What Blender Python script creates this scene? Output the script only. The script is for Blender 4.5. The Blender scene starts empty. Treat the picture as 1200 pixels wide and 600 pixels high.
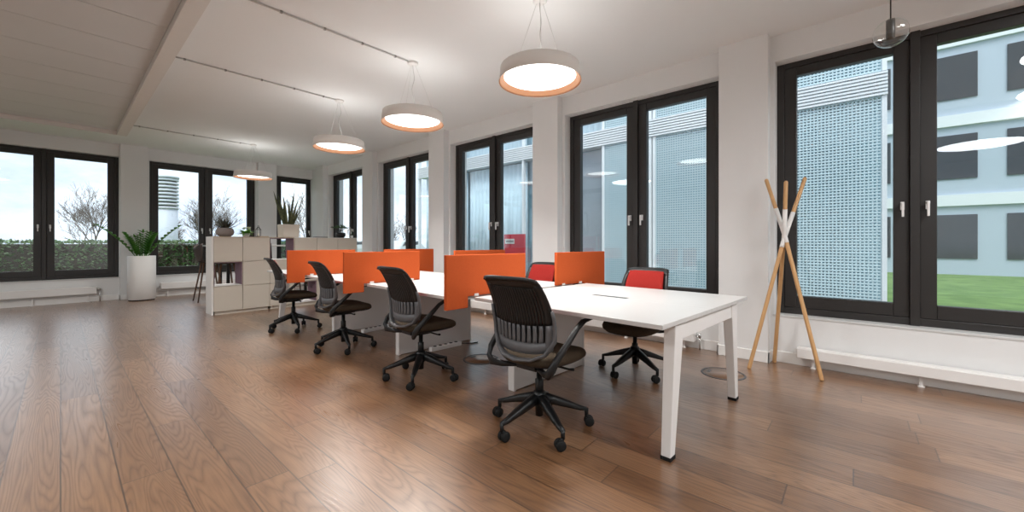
import bpy, math, random
from mathutils import Vector, Matrix
R = math.radians
random.seed(7)
scene = bpy.context.scene
COL = scene.collection
PI = math.pi

# ---------------------------------------------------------------- mesh builder
class MB:
    def __init__(self):
        self.v = []; self.f = []; self.mi = []; self.sm = []; self.cur = 0
    def _add(self, vs, fs, smooth=False):
        o = len(self.v)
        self.v += [tuple(p) for p in vs]
        for f in fs:
            self.f.append([i + o for i in f]); self.mi.append(self.cur); self.sm.append(smooth)
        return self
    def mat(self, i):
        self.cur = i; return self
    def box(self, x0, x1, y0, y1, z0, z1, M=None):
        vs = [Vector(p) for p in ((x0,y0,z0),(x1,y0,z0),(x1,y1,z0),(x0,y1,z0),(x0,y0,z1),(x1,y0,z1),(x1,y1,z1),(x0,y1,z1))]
        if M: vs = [M @ p for p in vs]
        return self._add(vs, [(0,3,2,1),(4,5,6,7),(0,1,5,4),(1,2,6,5),(2,3,7,6),(3,0,4,7)])
    def hexa(self, a, b):            # two matching quads
        return self._add(list(a) + list(b), [(3,2,1,0),(4,5,6,7),(0,1,5,4),(1,2,6,5),(2,3,7,6),(3,0,4,7)])
    def bar(self, p, q, w, h, w2=None, h2=None, up=(0,0,1)):
        p = Vector(p); q = Vector(q); d = (q - p).normalized(); up = Vector(up)
        s = d.cross(up)
        if s.length < 1e-4: s = d.cross(Vector((1,0,0)))
        s.normalize(); u = s.cross(d).normalized()
        w2 = w if w2 is None else w2; h2 = h if h2 is None else h2
        A = [p + s*a*w/2 + u*b*h/2 for a, b in ((-1,-1),(1,-1),(1,1),(-1,1))]
        B = [q + s*a*w2/2 + u*b*h2/2 for a, b in ((-1,-1),(1,-1),(1,1),(-1,1))]
        return self._add(A + B, [(0,1,2,3),(7,6,5,4),(0,4,5,1),(1,5,6,2),(2,6,7,3),(3,7,4,0)])
    def sweep(self, pts, rx, ry=None, n=10, up=(0,0,1), cap=True, smooth=True, power=1.0):
        pts = [Vector(p) for p in pts]; m = len(pts)
        rx = [rx]*m if not hasattr(rx, '__len__') else rx
        ry = rx if ry is None else ([ry]*m if not hasattr(ry, '__len__') else ry)
        vs = []; up = Vector(up); prev = None
        for i, p in enumerate(pts):
            t = (pts[min(i+1, m-1)] - pts[max(i-1, 0)]).normalized()
            s = t.cross(up)
            if s.length < 1e-3: s = prev if prev is not None else t.cross(Vector((1,0,0)))
            s.normalize()
            if prev is not None and s.dot(prev) < 0: s = -s
            prev = s; u = s.cross(t).normalized()
            for k in range(n):
                a = 2*PI*k/n; ca, sa = math.cos(a), math.sin(a)
                if power != 1.0:
                    ca = math.copysign(abs(ca)**power, ca); sa = math.copysign(abs(sa)**power, sa)
                vs.append(p + s*rx[i]*ca + u*ry[i]*sa)
        fs = []
        for i in range(m-1):
            for k in range(n):
                a = i*n+k; b = i*n+(k+1) % n
                fs.append((a, b, b+n, a+n))
        if cap:
            fs.append(tuple(range(n-1, -1, -1))); fs.append(tuple((m-1)*n+k for k in range(n)))
        return self._add(vs, fs, smooth)
    def lathe(self, prof, c=(0,0,0), n=32, smooth=True, M=None, close=False):
        vs = []
        for r, z in prof:
            for k in range(n):
                a = 2*PI*k/n; p = Vector((r*math.cos(a), r*math.sin(a), z))
                if M: p = M @ p
                vs.append(p + Vector(c))
        fs = []; m = len(prof)
        rng = range(m if close else m-1)
        for i in rng:
            for k in range(n):
                j = (i+1) % m
                fs.append((i*n+k, i*n+(k+1) % n, j*n+(k+1) % n, j*n+k))
        if not close:
            if prof[0][0] > 1e-5: fs.append(tuple(range(n-1, -1, -1)))
            if prof[-1][0] > 1e-5: fs.append(tuple((m-1)*n+k for k in range(n)))
        return self._add(vs, fs, smooth)
    def sheet(self, P, nu, nv, thick, smooth=True):       # closed slab over a grid of points, thickness along normals
        g = [[Vector(P(i/nu, j/nv)) for j in range(nv+1)] for i in range(nu+1)]
        N = [[None]*(nv+1) for _ in range(nu+1)]
        for i in range(nu+1):
            for j in range(nv+1):
                a = g[min(i+1,nu)][j]-g[max(i-1,0)][j]; b = g[i][min(j+1,nv)]-g[i][max(j-1,0)]
                N[i][j] = a.cross(b).normalized()
        vs = []; W = nv+1
        for s in (-.5, .5):
            for i in range(nu+1):
                for j in range(nv+1): vs.append(g[i][j] + N[i][j]*thick*s)
        o = (nu+1)*W; fs = []
        for i in range(nu):
            for j in range(nv):
                a, b, c, d = i*W+j, (i+1)*W+j, (i+1)*W+j+1, i*W+j+1
                fs.append((d, c, b, a)); fs.append((o+a, o+b, o+c, o+d))
        for i in range(nu):
            a, b = i*W, (i+1)*W; fs.append((a, b, o+b, o+a))
            a, b = i*W+nv, (i+1)*W+nv; fs.append((b, a, o+a, o+b))
        for j in range(nv):
            a, b = j, j+1; fs.append((b, a, o+a, o+b))
            a, b = nu*W+j, nu*W+j+1; fs.append((a, b, o+b, o+a))
        return self._add(vs, fs, smooth)
    def leaf(self, p, d, ln, wd, up=(0,0,1), bend=0.0, seg=3):
        p = Vector(p); d = Vector(d).normalized(); s = d.cross(Vector(up))
        if s.length < 1e-3: s = Vector((1,0,0))
        s.normalize(); u = s.cross(d).normalized()
        vs = []
        for i in range(seg+1):
            t = i/seg; w = wd*(math.sin(PI*min(1, .12+t*.88))**.8)*.5
            c = p + d*ln*t - u*bend*ln*t*t
            vs += [c - s*w + u*w*.25, c - u*w*.1, c + s*w + u*w*.25]
        fs = []
        for i in range(seg):
            a = i*3
            fs += [(a, a+1, a+4, a+3), (a+1, a+2, a+5, a+4)]
        return self._add(vs, fs, True)
    def build(self, name, mats, parent=None, bevel=0, seg=2):
        me = bpy.data.meshes.new(name)
        me.from_pydata(self.v, [], self.f)
        mats = mats if isinstance(mats, (list, tuple)) else [mats]
        for m in mats: me.materials.append(m)
        me.polygons.foreach_set('material_index', self.mi)
        me.polygons.foreach_set('use_smooth', self.sm)
        me.update()
        o = bpy.data.objects.new(name, me); COL.objects.link(o)
        if parent: o.parent = parent
        if bevel:
            b = o.modifiers.new('Bevel', 'BEVEL'); b.width = bevel; b.segments = seg; b.limit_method = 'ANGLE'
        return o

def tag(o, label=None, cat=None, group=None, kind=None):
    if label: o['label'] = label
    if cat: o['category'] = cat
    if group: o['group'] = group
    if kind: o['kind'] = kind
    return o
def thing(name, label, cat, loc=(0,0,0), rz=0, group=None):
    o = bpy.data.objects.new(name, None); COL.objects.link(o)
    o.empty_display_size = .1
    o.location = loc; o.rotation_euler = (0, 0, rz)
    return tag(o, label, cat, group)
def struct(o, label=None):
    o['kind'] = 'structure'
    if label: o['label'] = label
    return o
def kids(o): return [c for c in bpy.data.objects if c.parent == o]
def dup(o, loc=None, rz=None, label=None, group=None, parent=None):
    c = o.copy(); COL.objects.link(c)
    if parent is not None: c.parent = parent
    if loc is not None: c.location = loc
    if rz is not None: c.rotation_euler = (0, 0, rz)
    if label: c['label'] = label
    if group: c['group'] = group
    for k in kids(o): dup(k, parent=c)
    return c

# ---------------------------------------------------------------- materials
class NT:
    def __init__(self, name):
        self.m = bpy.data.materials.new(name); self.m.use_nodes = True
        self.t = self.m.node_tree; self.t.nodes.clear()
        self.out = self.n('ShaderNodeOutputMaterial')
    def n(self, typ, **kw):
        x = self.t.nodes.new(typ)
        for k, v in kw.items(): setattr(x, k, v)
        return x
    def l(self, a, b): self.t.links.new(a, b)
    def math(self, op, a, b=None, c=None, clamp=False):
        x = self.n('ShaderNodeMath', operation=op, use_clamp=clamp)
        for i, q in enumerate((a, b, c)):
            if q is None: continue
            if isinstance(q, (int, float)): x.inputs[i].default_value = q
            else: self.l(q, x.inputs[i])
        return x.outputs[0]
    def mix(self, fac, a, b, mode='MIX'):
        x = self.n('ShaderNodeMix', data_type='RGBA', blend_type=mode)
        for i, q in ((0, fac), (6, a), (7, b)):
            if isinstance(q, (int, float)): x.inputs[i].default_value = q
            elif isinstance(q, tuple): x.inputs[i].default_value = (*q, 1)
            else: self.l(q, x.inputs[i])
        return x.outputs[2]
    def xyz(self, kind='Object'):
        tc = self.n('ShaderNodeTexCoord'); s = self.n('ShaderNodeSeparateXYZ')
        self.l(tc.outputs[kind], s.inputs[0]); return s.outputs[0], s.outputs[1], s.outputs[2]
    def vec(self, x, y, z=0.0):
        c = self.n('ShaderNodeCombineXYZ')
        for i, q in enumerate((x, y, z)):
            if isinstance(q, (int, float)): c.inputs[i].default_value = q
            else: self.l(q, c.inputs[i])
        return c.outputs[0]
    def noise(self, vec, scale=1, detail=2, rough=.5, dist=0):
        x = self.n('ShaderNodeTexNoise'); x.inputs['Scale'].default_value = scale
        x.inputs['Detail'].default_value = detail; x.inputs['Roughness'].default_value = rough
        x.inputs['Distortion'].default_value = dist
        if vec is not None: self.l(vec, x.inputs['Vector'])
        return x.outputs['Fac']
    def ramp(self, fac, stops):
        x = self.n('ShaderNodeValToRGB'); e = x.color_ramp.elements
        while len(e) < len(stops): e.new(.5)
        for i, (p, c) in enumerate(stops):
            e[i].position = p; e[i].color = (*c, 1) if isinstance(c, tuple) else (c, c, c, 1)
        self.l(fac, x.inputs[0]); return x.outputs[0]
    def bsdf(self, col, rough=.5, metal=0, spec=.5, bump=None, bs=.2, bd=.01, **kw):
        b = self.n('ShaderNodeBsdfPrincipled')
        for nm, q in (('Base Color', col), ('Roughness', rough), ('Metallic', metal), ('Specular IOR Level', spec)):
            if isinstance(q, (int, float)): b.inputs[nm].default_value = q
            elif isinstance(q, tuple): b.inputs[nm].default_value = (*q, 1)
            else: self.l(q, b.inputs[nm])
        for k, v in kw.items(): b.inputs[k].default_value = v
        if bump is not None:
            u = self.n('ShaderNodeBump'); u.inputs['Strength'].default_value = bs; u.inputs['Distance'].default_value = bd
            self.l(bump, u.inputs['Height']); self.l(u.outputs[0], b.inputs['Normal'])
        self.l(b.outputs[0], self.out.inputs[0])
        return b

def plain(name, col, rough=.5, metal=0, spec=.5, var=.06, scale=8, bump=0, bscale=60, **kw):
    t = NT(name); tc = t.n('ShaderNodeTexCoord')
    f = t.noise(tc.outputs['Object'], scale, 3)
    lo = tuple(max(0, c*(1-var)) for c in col); hi = tuple(min(1, c*(1+var)) for c in col)
    c = t.mix(f, lo, hi)
    h = t.noise(tc.outputs['Object'], bscale, 2) if bump else None
    t.bsdf(c, rough, metal, spec, h, bump, .004, **kw)
    return t.m

M = {}
M['wall'] = plain('wall_paint', (.75,.752,.748), .9, spec=.2, var=.02, scale=3, bump=.12, bscale=90)
M['ceil'] = plain('ceiling_paint', (.775,.775,.77), .95, spec=.15, var=.015, scale=2)
M['panel'] = plain('ceiling_panel_metal', (.60,.61,.615), .55, spec=.3, var=.02, scale=4)
M['beam'] = plain('beam_paint', (.66,.64,.61), .8, spec=.2, var=.02)
M['trim'] = plain('white_trim', (.80,.79,.77), .45, var=.01)
M['sill'] = plain('sill_metal', (.60,.60,.59), .4, var=.02)
M['frame'] = plain('anthracite_window_frame', (.022,.020,.019), .42, var=.1)
M['handle'] = plain('white_handle', (.82,.82,.82), .3, var=.01)
M['whitemet'] = plain('white_powder_coat', (.78,.76,.74), .4, var=.015)
M['legwhite'] = plain('desk_leg_white', (.76,.74,.72), .38, var=.015)
M['top'] = plain('white_laminate', (.575,.565,.55), .36, var=.012, scale=20)
M['black'] = plain('black_plastic', (.006,.006,.0065), .42, spec=.4, var=.15)
M['basebk'] = plain('black_base_metal', (.006,.0065,.007), .38, spec=.4, var=.12)
M['greypl'] = plain('grey_plastic', (.095,.095,.10), .42, var=.08)
M['rubber'] = plain('rubber', (.007,.007,.007), .6, spec=.3, var=.2)
M['chrome'] = plain('satin_steel', (.6,.6,.6), .25, metal=1, var=.02)
M['steelwire'] = plain('suspension_wire', (.55,.54,.52), .4, var=.02)
M['lampshade'] = plain('lamp_body', (.84,.81,.78), .6, var=.02)
M['lampin'] = plain('lamp_copper_lining', (.42,.195,.095), .6, var=.03)
M['cab'] = plain('cabinet_laminate', (.56,.505,.43), .5, var=.02, scale=5)
M['cabside'] = plain('cabinet_end_laminate', (.74,.72,.69), .5, var=.015)
M['plum'] = plain('plum_lining', (.20,.11,.15), .6, var=.04)
M['topwood'] = plain('cabinet_top_board', (.50,.40,.29), .5, var=.08, scale=14)
M['potwhite'] = plain('white_planter', (.78,.77,.75), .5, var=.02, bump=.08, bscale=25)
M['potgrey'] = plain('grey_clay_pot', (.22,.19,.175), .8, var=.12, scale=20, bump=.2)
M['potcream'] = plain('cream_planter', (.66,.61,.53), .6, var=.03)
M['soil'] = plain('soil', (.05,.035,.025), .95, var=.4, scale=60, bump=.6)
M['darkbrown'] = plain('stool_shell', (.045,.030,.024), .5, var=.1)
M['walnut'] = plain('stool_leg_wood', (.11,.055,.03), .5, var=.25, scale=16)
M['concrete'] = plain('pale_concrete', (.42,.42,.41), .85, var=.08, scale=4)
M['facwhite'] = plain('facade_white_metal', (.75,.78,.80), .4, var=.02)
M['facmesh'] = plain('facade_perforated_metal', (.52,.66,.71), .45, var=.04)
M['curtain'] = plain('pale_blue_curtain', (.72,.86,.93), .8, var=.05)
M['facback'] = plain('facade_inner_wall', (.20,.37,.45), .5, var=.12, scale=.8)
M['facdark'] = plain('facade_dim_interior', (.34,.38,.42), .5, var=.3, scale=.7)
M['bark'] = plain('bark', (.10,.075,.055), .9, var=.25, scale=10)
M['signred'] = plain('red_board', (.62,.05,.08), .5, var=.03)
M['carwhite'] = plain('car_paint_white', (.70,.72,.74), .25, var=.01)
M['carblue'] = plain('car_paint_blue', (.10,.17,.28), .25, var=.02)
M['carglass'] = plain('car_window', (.03,.04,.05), .08, var=.1)
M['vent'] = plain('vent_tower_metal', (.60,.64,.70), .5, var=.03, scale=2)
M['ventslat'] = plain('vent_dark_slat', (.10,.11,.12), .5, var=.05)
M['tower'] = plain('far_facade_panel', (.45,.52,.60), .6, var=.04, scale=1)
M['clip'] = plain('conduit_clip', (.30,.29,.28), .5)
M['petal'] = plain('white_petals', (.80,.78,.68), .6, var=.05)
M['bulbcap'] = plain('dark_lamp_holder', (.05,.048,.045), .4, var=.1)

def leafmat(name, a, b, scale=10, rough=.4):
    t = NT(name); tc = t.n('ShaderNodeTexCoord')
    f = t.noise(tc.outputs['Object'], scale, 2)
    t.bsdf(t.ramp(f, [(.3, a), (.7, b)]), rough, spec=.4); return t.m
M['zz'] = leafmat('zz_leaf', (.045,.17,.024), (.12,.36,.055), 9, .35)
M['succ'] = leafmat('succulent_leaf', (.03,.028,.025), (.075,.085,.06), 20, .5)
M['snake'] = leafmat('snake_leaf', (.03,.05,.022), (.12,.13,.055), 25, .45)
M['bonsai'] = leafmat('bonsai_leaf', (.015,.06,.015), (.06,.16,.04), 25, .45)
M['bright'] = leafmat('bright_leaf', (.08,.30,.03), (.20,.50,.08), 25, .5)
M['hedge'] = leafmat('hedge_leaf', (.06,.12,.05), (.19,.32,.13), 3, .6)
M['grass'] = leafmat('lawn_grass', (.10,.19,.05), (.19,.30,.09), 2, .9)

# orange felt
def felt(name, a, b):
    t = NT(name); tc = t.n('ShaderNodeTexCoord')
    f = t.noise(tc.outputs['Object'], 60, 4, .7); g = t.noise(tc.outputs['Object'], 500, 2)
    t.bsdf(t.mix(f, a, b), .95, spec=.15, bump=g, bs=.35, bd=.002); return t.m
M['felt'] = felt('orange_felt', (.43,.072,.017), (.52,.098,.026))
M['redfab'] = felt('red_upholstery', (.27,.020,.017), (.35,.028,.022))
M['seat'] = felt('dark_brown_seat_fabric', (.046,.033,.022), (.078,.057,.038))

def wood(name, a, b, sc=(30, 30, 1.6), rough=.45):
    t = NT(name); tc = t.n('ShaderNodeTexCoord'); mp = t.n('ShaderNodeMapping'); mp.inputs['Scale'].default_value = sc
    t.l(tc.outputs['Object'], mp.inputs[0]); f = t.noise(mp.outputs[0], 1.5, 4, .6, .6)
    t.bsdf(t.mix(f, a, b), rough); return t.m
M['beech'] = wood('beech_rod', (.50,.27,.11), (.68,.42,.20))

def floor_mat():
    t = NT('oak_plank_floor'); x, y, z = t.xyz()
    w, ln = .19, 2.1
    px = t.math('DIVIDE', x, w); ix = t.math('FLOOR', px); fx = t.math('FRACT', px)
    wn = t.n('ShaderNodeTexWhiteNoise', noise_dimensions='1D'); t.l(ix, wn.inputs['W'])
    py = t.math('ADD', t.math('DIVIDE', y, ln), t.math('MULTIPLY', wn.outputs['Value'], 5.0))
    iy = t.math('FLOOR', py); fy = t.math('FRACT', py)
    wn2 = t.n('ShaderNodeTexWhiteNoise', noise_dimensions='2D'); t.l(t.vec(ix, iy), wn2.inputs['Vector'])
    rid = wn2.outputs['Value']
    off = t.math('MULTIPLY', rid, 37.0)
    # cathedral grain
    gv = t.vec(t.math('ADD', t.math('MULTIPLY', x, 5.0), off), t.math('ADD', t.math('MULTIPLY', y, .42), off), off)
    n1 = t.noise(gv, 1.0, 2.0, .5, .35)
    r = t.math('FRACT', t.math('MULTIPLY', n1, 32.0))
    ring = t.math('POWER', t.math('SUBTRACT', 1.0, t.math('ABSOLUTE', t.math('SUBTRACT', t.math('MULTIPLY', r, 2.0), 1.0))), 2.0)
    sv = t.vec(t.math('ADD', t.math('MULTIPLY', x, 95.0), off), t.math('ADD', t.math('MULTIPLY', y, 4.0), off))
    streak = t.noise(sv, 1.0, 3.0, .6)
    bv = t.vec(t.math('ADD', t.math('MULTIPLY', x, 3.0), off), t.math('ADD', t.math('MULTIPLY', y, 1.0), off))
    blot = t.noise(bv, 1.0, 3.0, .6)
    base = t.ramp(t.math('ADD', t.math('MULTIPLY', rid, .62), t.math('MULTIPLY', blot, .38)),
                  [(.12, (.182,.086,.037)), (.5, (.255,.129,.060)), (.88, (.325,.174,.086))])
    c = t.mix(t.math('MULTIPLY', ring, .56), base, t.mix(1.0, base, (.36,.30,.26), 'MULTIPLY'))
    c = t.mix(t.math('MULTIPLY', t.ramp(streak, [(.42, 0.0), (.66, 1.0)]), .55), c, t.mix(1.0, c, (.55,.48,.42), 'MULTIPLY'))
    e = t.math('MINIMUM', t.math('MINIMUM', fx, t.math('SUBTRACT', 1.0, fx)), 1.0)
    ey = t.math('MULTIPLY', t.math('MINIMUM', fy, t.math('SUBTRACT', 1.0, fy)), ln/w)
    seam = t.math('LESS_THAN', t.math('MINIMUM', e, ey), .017)
    c = t.mix(t.math('MULTIPLY', seam, .72), c, (.03,.016,.010))
    h = t.math('SUBTRACT', t.math('MULTIPLY', streak, .25), t.math('ADD', seam, t.math('MULTIPLY', ring, .3)))
    rough = t.math('ADD', .20, t.math('ADD', t.math('MULTIPLY', ring, .14), t.math('MULTIPLY', blot, .20)))
    t.bsdf(c, rough, spec=.55, bump=h, bs=.09, bd=.003, **{'Coat Weight': 1.0, 'Coat Roughness': .30, 'Coat IOR': 1.6})
    return t.m
M['floor'] = floor_mat()

def glass_mat(name, tint=(.96,.99,1.0), boost=1.0, ior=1.5):
    t = NT(name)
    tr = t.n('ShaderNodeBsdfTransparent'); tr.inputs[0].default_value = (*tint, 1)
    gl = t.n('ShaderNodeBsdfGlossy'); gl.inputs['Roughness'].default_value = 0.0; gl.inputs[0].default_value = (1,1,1,1)
    ge = t.n('ShaderNodeNewGeometry'); dp = t.n('ShaderNodeVectorMath', operation='DOT_PRODUCT')
    t.l(ge.outputs['Normal'], dp.inputs[0]); t.l(ge.outputs['Incoming'], dp.inputs[1])
    r0 = ((ior-1)/(ior+1))**2
    k = t.math('POWER', t.math('SUBTRACT', 1.0, t.math('ABSOLUTE', dp.outputs['Value'])), 5.0)
    fr = t.math('ADD', r0, t.math('MULTIPLY', k, 1-r0))
    ms = t.n('ShaderNodeMixShader')
    t.l(t.math('MULTIPLY', fr, boost, clamp=True), ms.inputs[0])
    t.l(tr.outputs[0], ms.inputs[1]); t.l(gl.outputs[0], ms.inputs[2]); t.l(ms.outputs[0], t.out.inputs[0])
    return t.m
M['glass'] = glass_mat('window_glass', (.93,.975,.985), 1.5)
M['bulb'] = glass_mat('clear_globe_glass', (.94,.94,.93), 1.6)
M['facglass'] = glass_mat('facade_glass', (.975,.985,.99), 1.2)

def emit(name, col, s):
    t = NT(name); e = t.n('ShaderNodeEmission'); e.inputs[0].default_value = (*col, 1); e.inputs[1].default_value = s
    t.l(e.outputs[0], t.out.inputs[0]); return t.m
M['diff'] = emit('lamp_diffuser_light', (1.0,.95,.88), 4.5)
M['uplight'] = emit('lamp_uplight', (1.0,.94,.88), .7)

# ---------------------------------------------------------------- room shell
H = 3.18
PIER_X, APR_X, FR_X = 4.48, 4.60, 4.73        # right wall: pier face, apron/lintel face, window frame face
PIER_Y, APR_Y, FR_Y = 11.28, 11.40, 11.52     # end wall
ZB, ZT = .45, 2.93
X0, Y0 = -3.6, -4.3
P0, PW, PER = .642, .435, 2.449               # pier start, width, spacing along the right wall

b = MB(); b.box(X0, 5.0, Y0, 11.8, -.08, 0)
struct(b.build('floor', M['floor']))
b = MB(); b.box(X0, 5.0, Y0, 11.8, H, H+.15)
struct(b.build('ceiling', M['ceil']))
# lowered panel ceiling with beam
b = MB(); y = Y0
while y < 8.95:
    y1 = min(y+.62, 8.98)
    b.box(X0, .593, y+.004, y1-.004, 2.965, 3.0); y += .62
b.box(X0, .593, Y0, 8.98, 3.0, 3.17)
struct(b.build('trim_1', M['panel']), 'grey lowered metal panel ceiling')
b = MB(); b.box(.596, .712, Y0, 9.0, 2.90, H-.002); b.box(X0, .596, 8.982, 9.0, 2.90, H-.002)
struct(b.build('trim_2', M['beam']), 'beam edging the lowered panel ceiling')

# right wall
b = MB()
b.box(APR_X, 5.0, Y0, 11.8, -.05, ZB)             # apron
b.box(APR_X, 5.0, Y0, 11.8, ZT, H+.1)             # lintel
ks = range(-2, 5)
for k in ks:
    a = P0 + PER*k
    b.box(APR_X, 5.0, a-.04, a+PW+.03, ZB-.01, ZT+.01)
    b.box(PIER_X, APR_X+.01, a, a+PW, -.05, H+.05)
b.box(APR_X, 5.0, P0+PER*4+PW, 11.8, ZB-.01, ZT+.01)
b.box(APR_X, 5.0, Y0, P0-PER*2, ZB-.01, ZT+.01)
struct(b.build('wall_right', M['wall'], bevel=.006))
# end wall
EP = [(-1.65, -1.23), (.80, 1.22), (3.25, 3.67)]
b = MB()
b.box(X0, 4.62, APR_Y, 11.8, -.05, ZB); b.box(X0, 4.62, APR_Y, 11.8, ZT, H+.1)
for a, c in EP:
    b.box(a-.01, c+.03, APR_Y, 11.8, ZB-.01, ZT+.01)
    b.box(a, c, PIER_Y, APR_Y+.01, -.05, H+.05)
b.box(X0, -3.55, APR_Y, 11.8, ZB-.01, ZT+.01)
struct(b.build('wall_end', M['wall'], bevel=.006))
b = MB(); b.box(X0-.2, X0, Y0-.2, 11.8, -.05, H+.1); struct(b.build('wall_left', M['wall']))
b = MB(); b.box(X0, 5.0, Y0-.2, Y0, -.05, H+.1); struct(b.build('wall_back', M['wall']))
# baseboards
b = MB()
for k in ks:
    a = P0 + PER*k
    b.box(PIER_X-.014, PIER_X+.005, a-.014, a+PW+.014, 0, .105)
    b.box(PIER_X-.014, APR_X+.003, a-.014, a+.003, 0, .105); b.box(PIER_X-.014, APR_X+.003, a+PW-.003, a+PW+.014, 0, .105)
    b.box(APR_X-.014, APR_X+.004, a+PW, a+PER, 0, .105)
struct(b.build('baseboard_right', M['trim'], bevel=.004))
b = MB()
for a, c in EP:
    b.box(a-.014, c+.014, PIER_Y-.014, PIER_Y+.005, 0, .105)
    b.box(a-.014, a+.003, PIER_Y-.014, APR_Y+.003, 0, .105); b.box(c-.003, c+.014, PIER_Y-.014, APR_Y+.003, 0, .105)
b.box(X0, 4.6, APR_Y-.014, APR_Y+.004, 0, .105)
struct(b.build('baseboard_end', M['trim'], bevel=.004))

# windows: built along local x (0..w), local y outward, z up; then placed
def window(idx, w, leaves, loc, rz):
    t = bpy.data.objects.new('window_%d' % idx, None); COL.objects.link(t)
    t.location = loc; t.rotation_euler = (0, 0, rz); struct(t)
    z0, z1 = ZB, ZT
    fw = .06
    f = MB()
    f.box(0, fw, 0, .09, z0, z1); f.box(w-fw, w, 0, .09, z0, z1)
    f.box(fw, w-fw, 0, .09, z0, z0+.07); f.box(fw, w-fw, 0, .09, z1-.05, z1)
    lw = (w-2*fw)/leaves
    for i in range(1, leaves):
        c = fw+lw*i; f.box(c-.03, c+.03, -.022, .09, z0, z1+.012)
    f.build('window_frame', M['frame'], t, bevel=.004)
    for i in range(leaves):
        a = fw+lw*i + (.03 if i else 0); c = fw+lw*(i+1) - (.03 if i < leaves-1 else 0)
        s = MB(); sw = .10; y0, y1 = .012, .085; zz0, zz1 = z0+.07, z1-.05
        s.box(a, a+sw, y0, y1, zz0, zz1); s.box(c-sw, c, y0, y1, zz0, zz1)
        s.box(a+sw, c-sw, y0, y1, zz0, zz0+.115); s.box(a+sw, c-sw, y0, y1, zz1-.085, zz1)
        so = s.build('sash', M['frame'], t, bevel=.005)
        g = MB(); g.box(a+sw-.01, c-sw+.01, .05, .056, zz0+.105, zz1-.075)
        g.build('glass_pane', M['glass'], so)
        hx = (c-sw*.45) if i == 0 else (a+sw*.45)
        if leaves == 1: hx = c-sw*.45
        h = MB(); h.box(hx-.013, hx+.013, -.003, .014, 1.435, 1.505)
        h.bar((hx, .005, 1.488), (hx, -.045, 1.488), .02, .02); h.bar((hx, -.045, 1.50), (hx, -.045, 1.375), .02, .016)
        h.build('window_handle', M['handle'], so, bevel=.003)
    sl = MB(); sl.box(-.02, w+.02, -.135, .02, z0-.012, z0+.008); sl.build('window_sill', M['sill'], t, bevel=.003)
    return t
wi = 1
for k in range(-1, 5):
    a = P0 + PER*(k-1) + PW + .03; c = P0 + PER*k - .04
    # local x runs along -Y, local y runs along +X
    window(wi, c-a, 2, (FR_X, c, 0), R(-90)); wi += 1
window(wi, 2.43-.04, 2, (-3.66+.0, FR_Y, 0), 0); wi += 1
window(wi, .80-.01+1.23-.03, 2, (-1.20, FR_Y, 0), 0); wi += 1
window(wi, 3.24-1.25, 2, (1.25, FR_Y, 0), 0); wi += 1
window(wi, 4.66-3.70, 1, (3.70, FR_Y, 0), 0); wi += 1

# ---------------------------------------------------------------- desks
DR = R(-3.7)
def make_desk(near_legs, far_legs, label, loc):
    t = thing('bench_desk', label, 'desk', loc, DR, 'white bench desks in a row')
    W, Ln, T = 1.483, 1.45, .745
    if far_legs: Ln = 1.42
    d = MB()
    d.box(0, .70, 0, Ln, T-.026, T); d.box(.795, W, 0, Ln, T-.026, T)
    for y0, y1 in ((0, .605), (.905, Ln)): d.box(.70, .795, y0, y1, T-.026, T)
    d.build('desktop', M['top'], t, bevel=.003)
    c = MB(); c.box(.7015, .737, .607, .903, T-.024, T-.001); c.build('cable_flap', M['top'], t)
    c = MB(); c.box(.7375, .7945, .607, .903, T-.024, T-.002); c.build('cable_slot', M['black'], t)
    for bx in (.37, W-.43):
        r = MB(); r.box(bx, bx+.06, .05, Ln-.05, T-.066, T-.028); r.build('desk_beam', M['legwhite'], t)
    def aframe(y):
        xb = MB(); xb.hexa([(.20,y-.025,T-.125),(W-.20,y-.025,T-.125),(W-.20,y+.025,T-.125),(.20,y+.025,T-.125)],
                           [(.20,y-.025,T-.036),(W-.20,y-.025,T-.036),(W-.20,y+.025,T-.036),(.20,y+.025,T-.036)])
        xb.build('leg_crossbar', M['legwhite'], t, bevel=.004)
        for s in (0, 1):
            def X(v): return v if s == 0 else W-v
            l = MB()
            top = [(X(.200), y-.032, T-.034), (X(.315), y-.032, T-.034), (X(.315), y+.032, T-.034), (X(.200), y+.032, T-.034)]
            bot = [(X(.145), y-.026, .018), (X(.205), y-.026, .018), (X(.205), y+.026, .018), (X(.145), y+.026, .018)]
            if s: top = top[::-1]; bot = bot[::-1]
            l.hexa(bot, top)
            lo = l.build('leg', M['legwhite'], t, bevel=.004)
            q = MB(); x0, x1 = sorted((X(.143), X(.207))); q.box(x0, x1, y-.028, y+.028, 0, .02); q.build('foot_pad', M['rubber'], lo)
    def pleg(y):
        p = MB(); p.box(.27, W-.27, y-.03, y+.03, .006, T-.028); p.box(.268, .296, y-.033, y+.033, 0, T-.03)
        p.box(W-.296, W-.268, y-.033, y+.033, 0, T-.03); p.build('panel_leg', M['legwhite'], t, bevel=.004)
    if near_legs: aframe(.05)
    if far_legs: aframe(Ln-.05)
    if not far_legs: pleg(Ln-.12)
    return t
make_desk(True, False, 'white bench desk nearest the camera, with splayed legs at its open end', (1.957, .722, 0))
make_desk(False, False, 'second white bench desk from the camera, between the two nearest orange left-hand screens', (1.925, 2.255, 0))
make_desk(False, False, 'third white bench desk from the camera, behind the second orange left-hand screen', (1.945, 3.76, 0))
make_desk(False, True, 'farthest white bench desk of the row, standing before the beige cabinets', (1.95, 5.265, 0))

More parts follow.
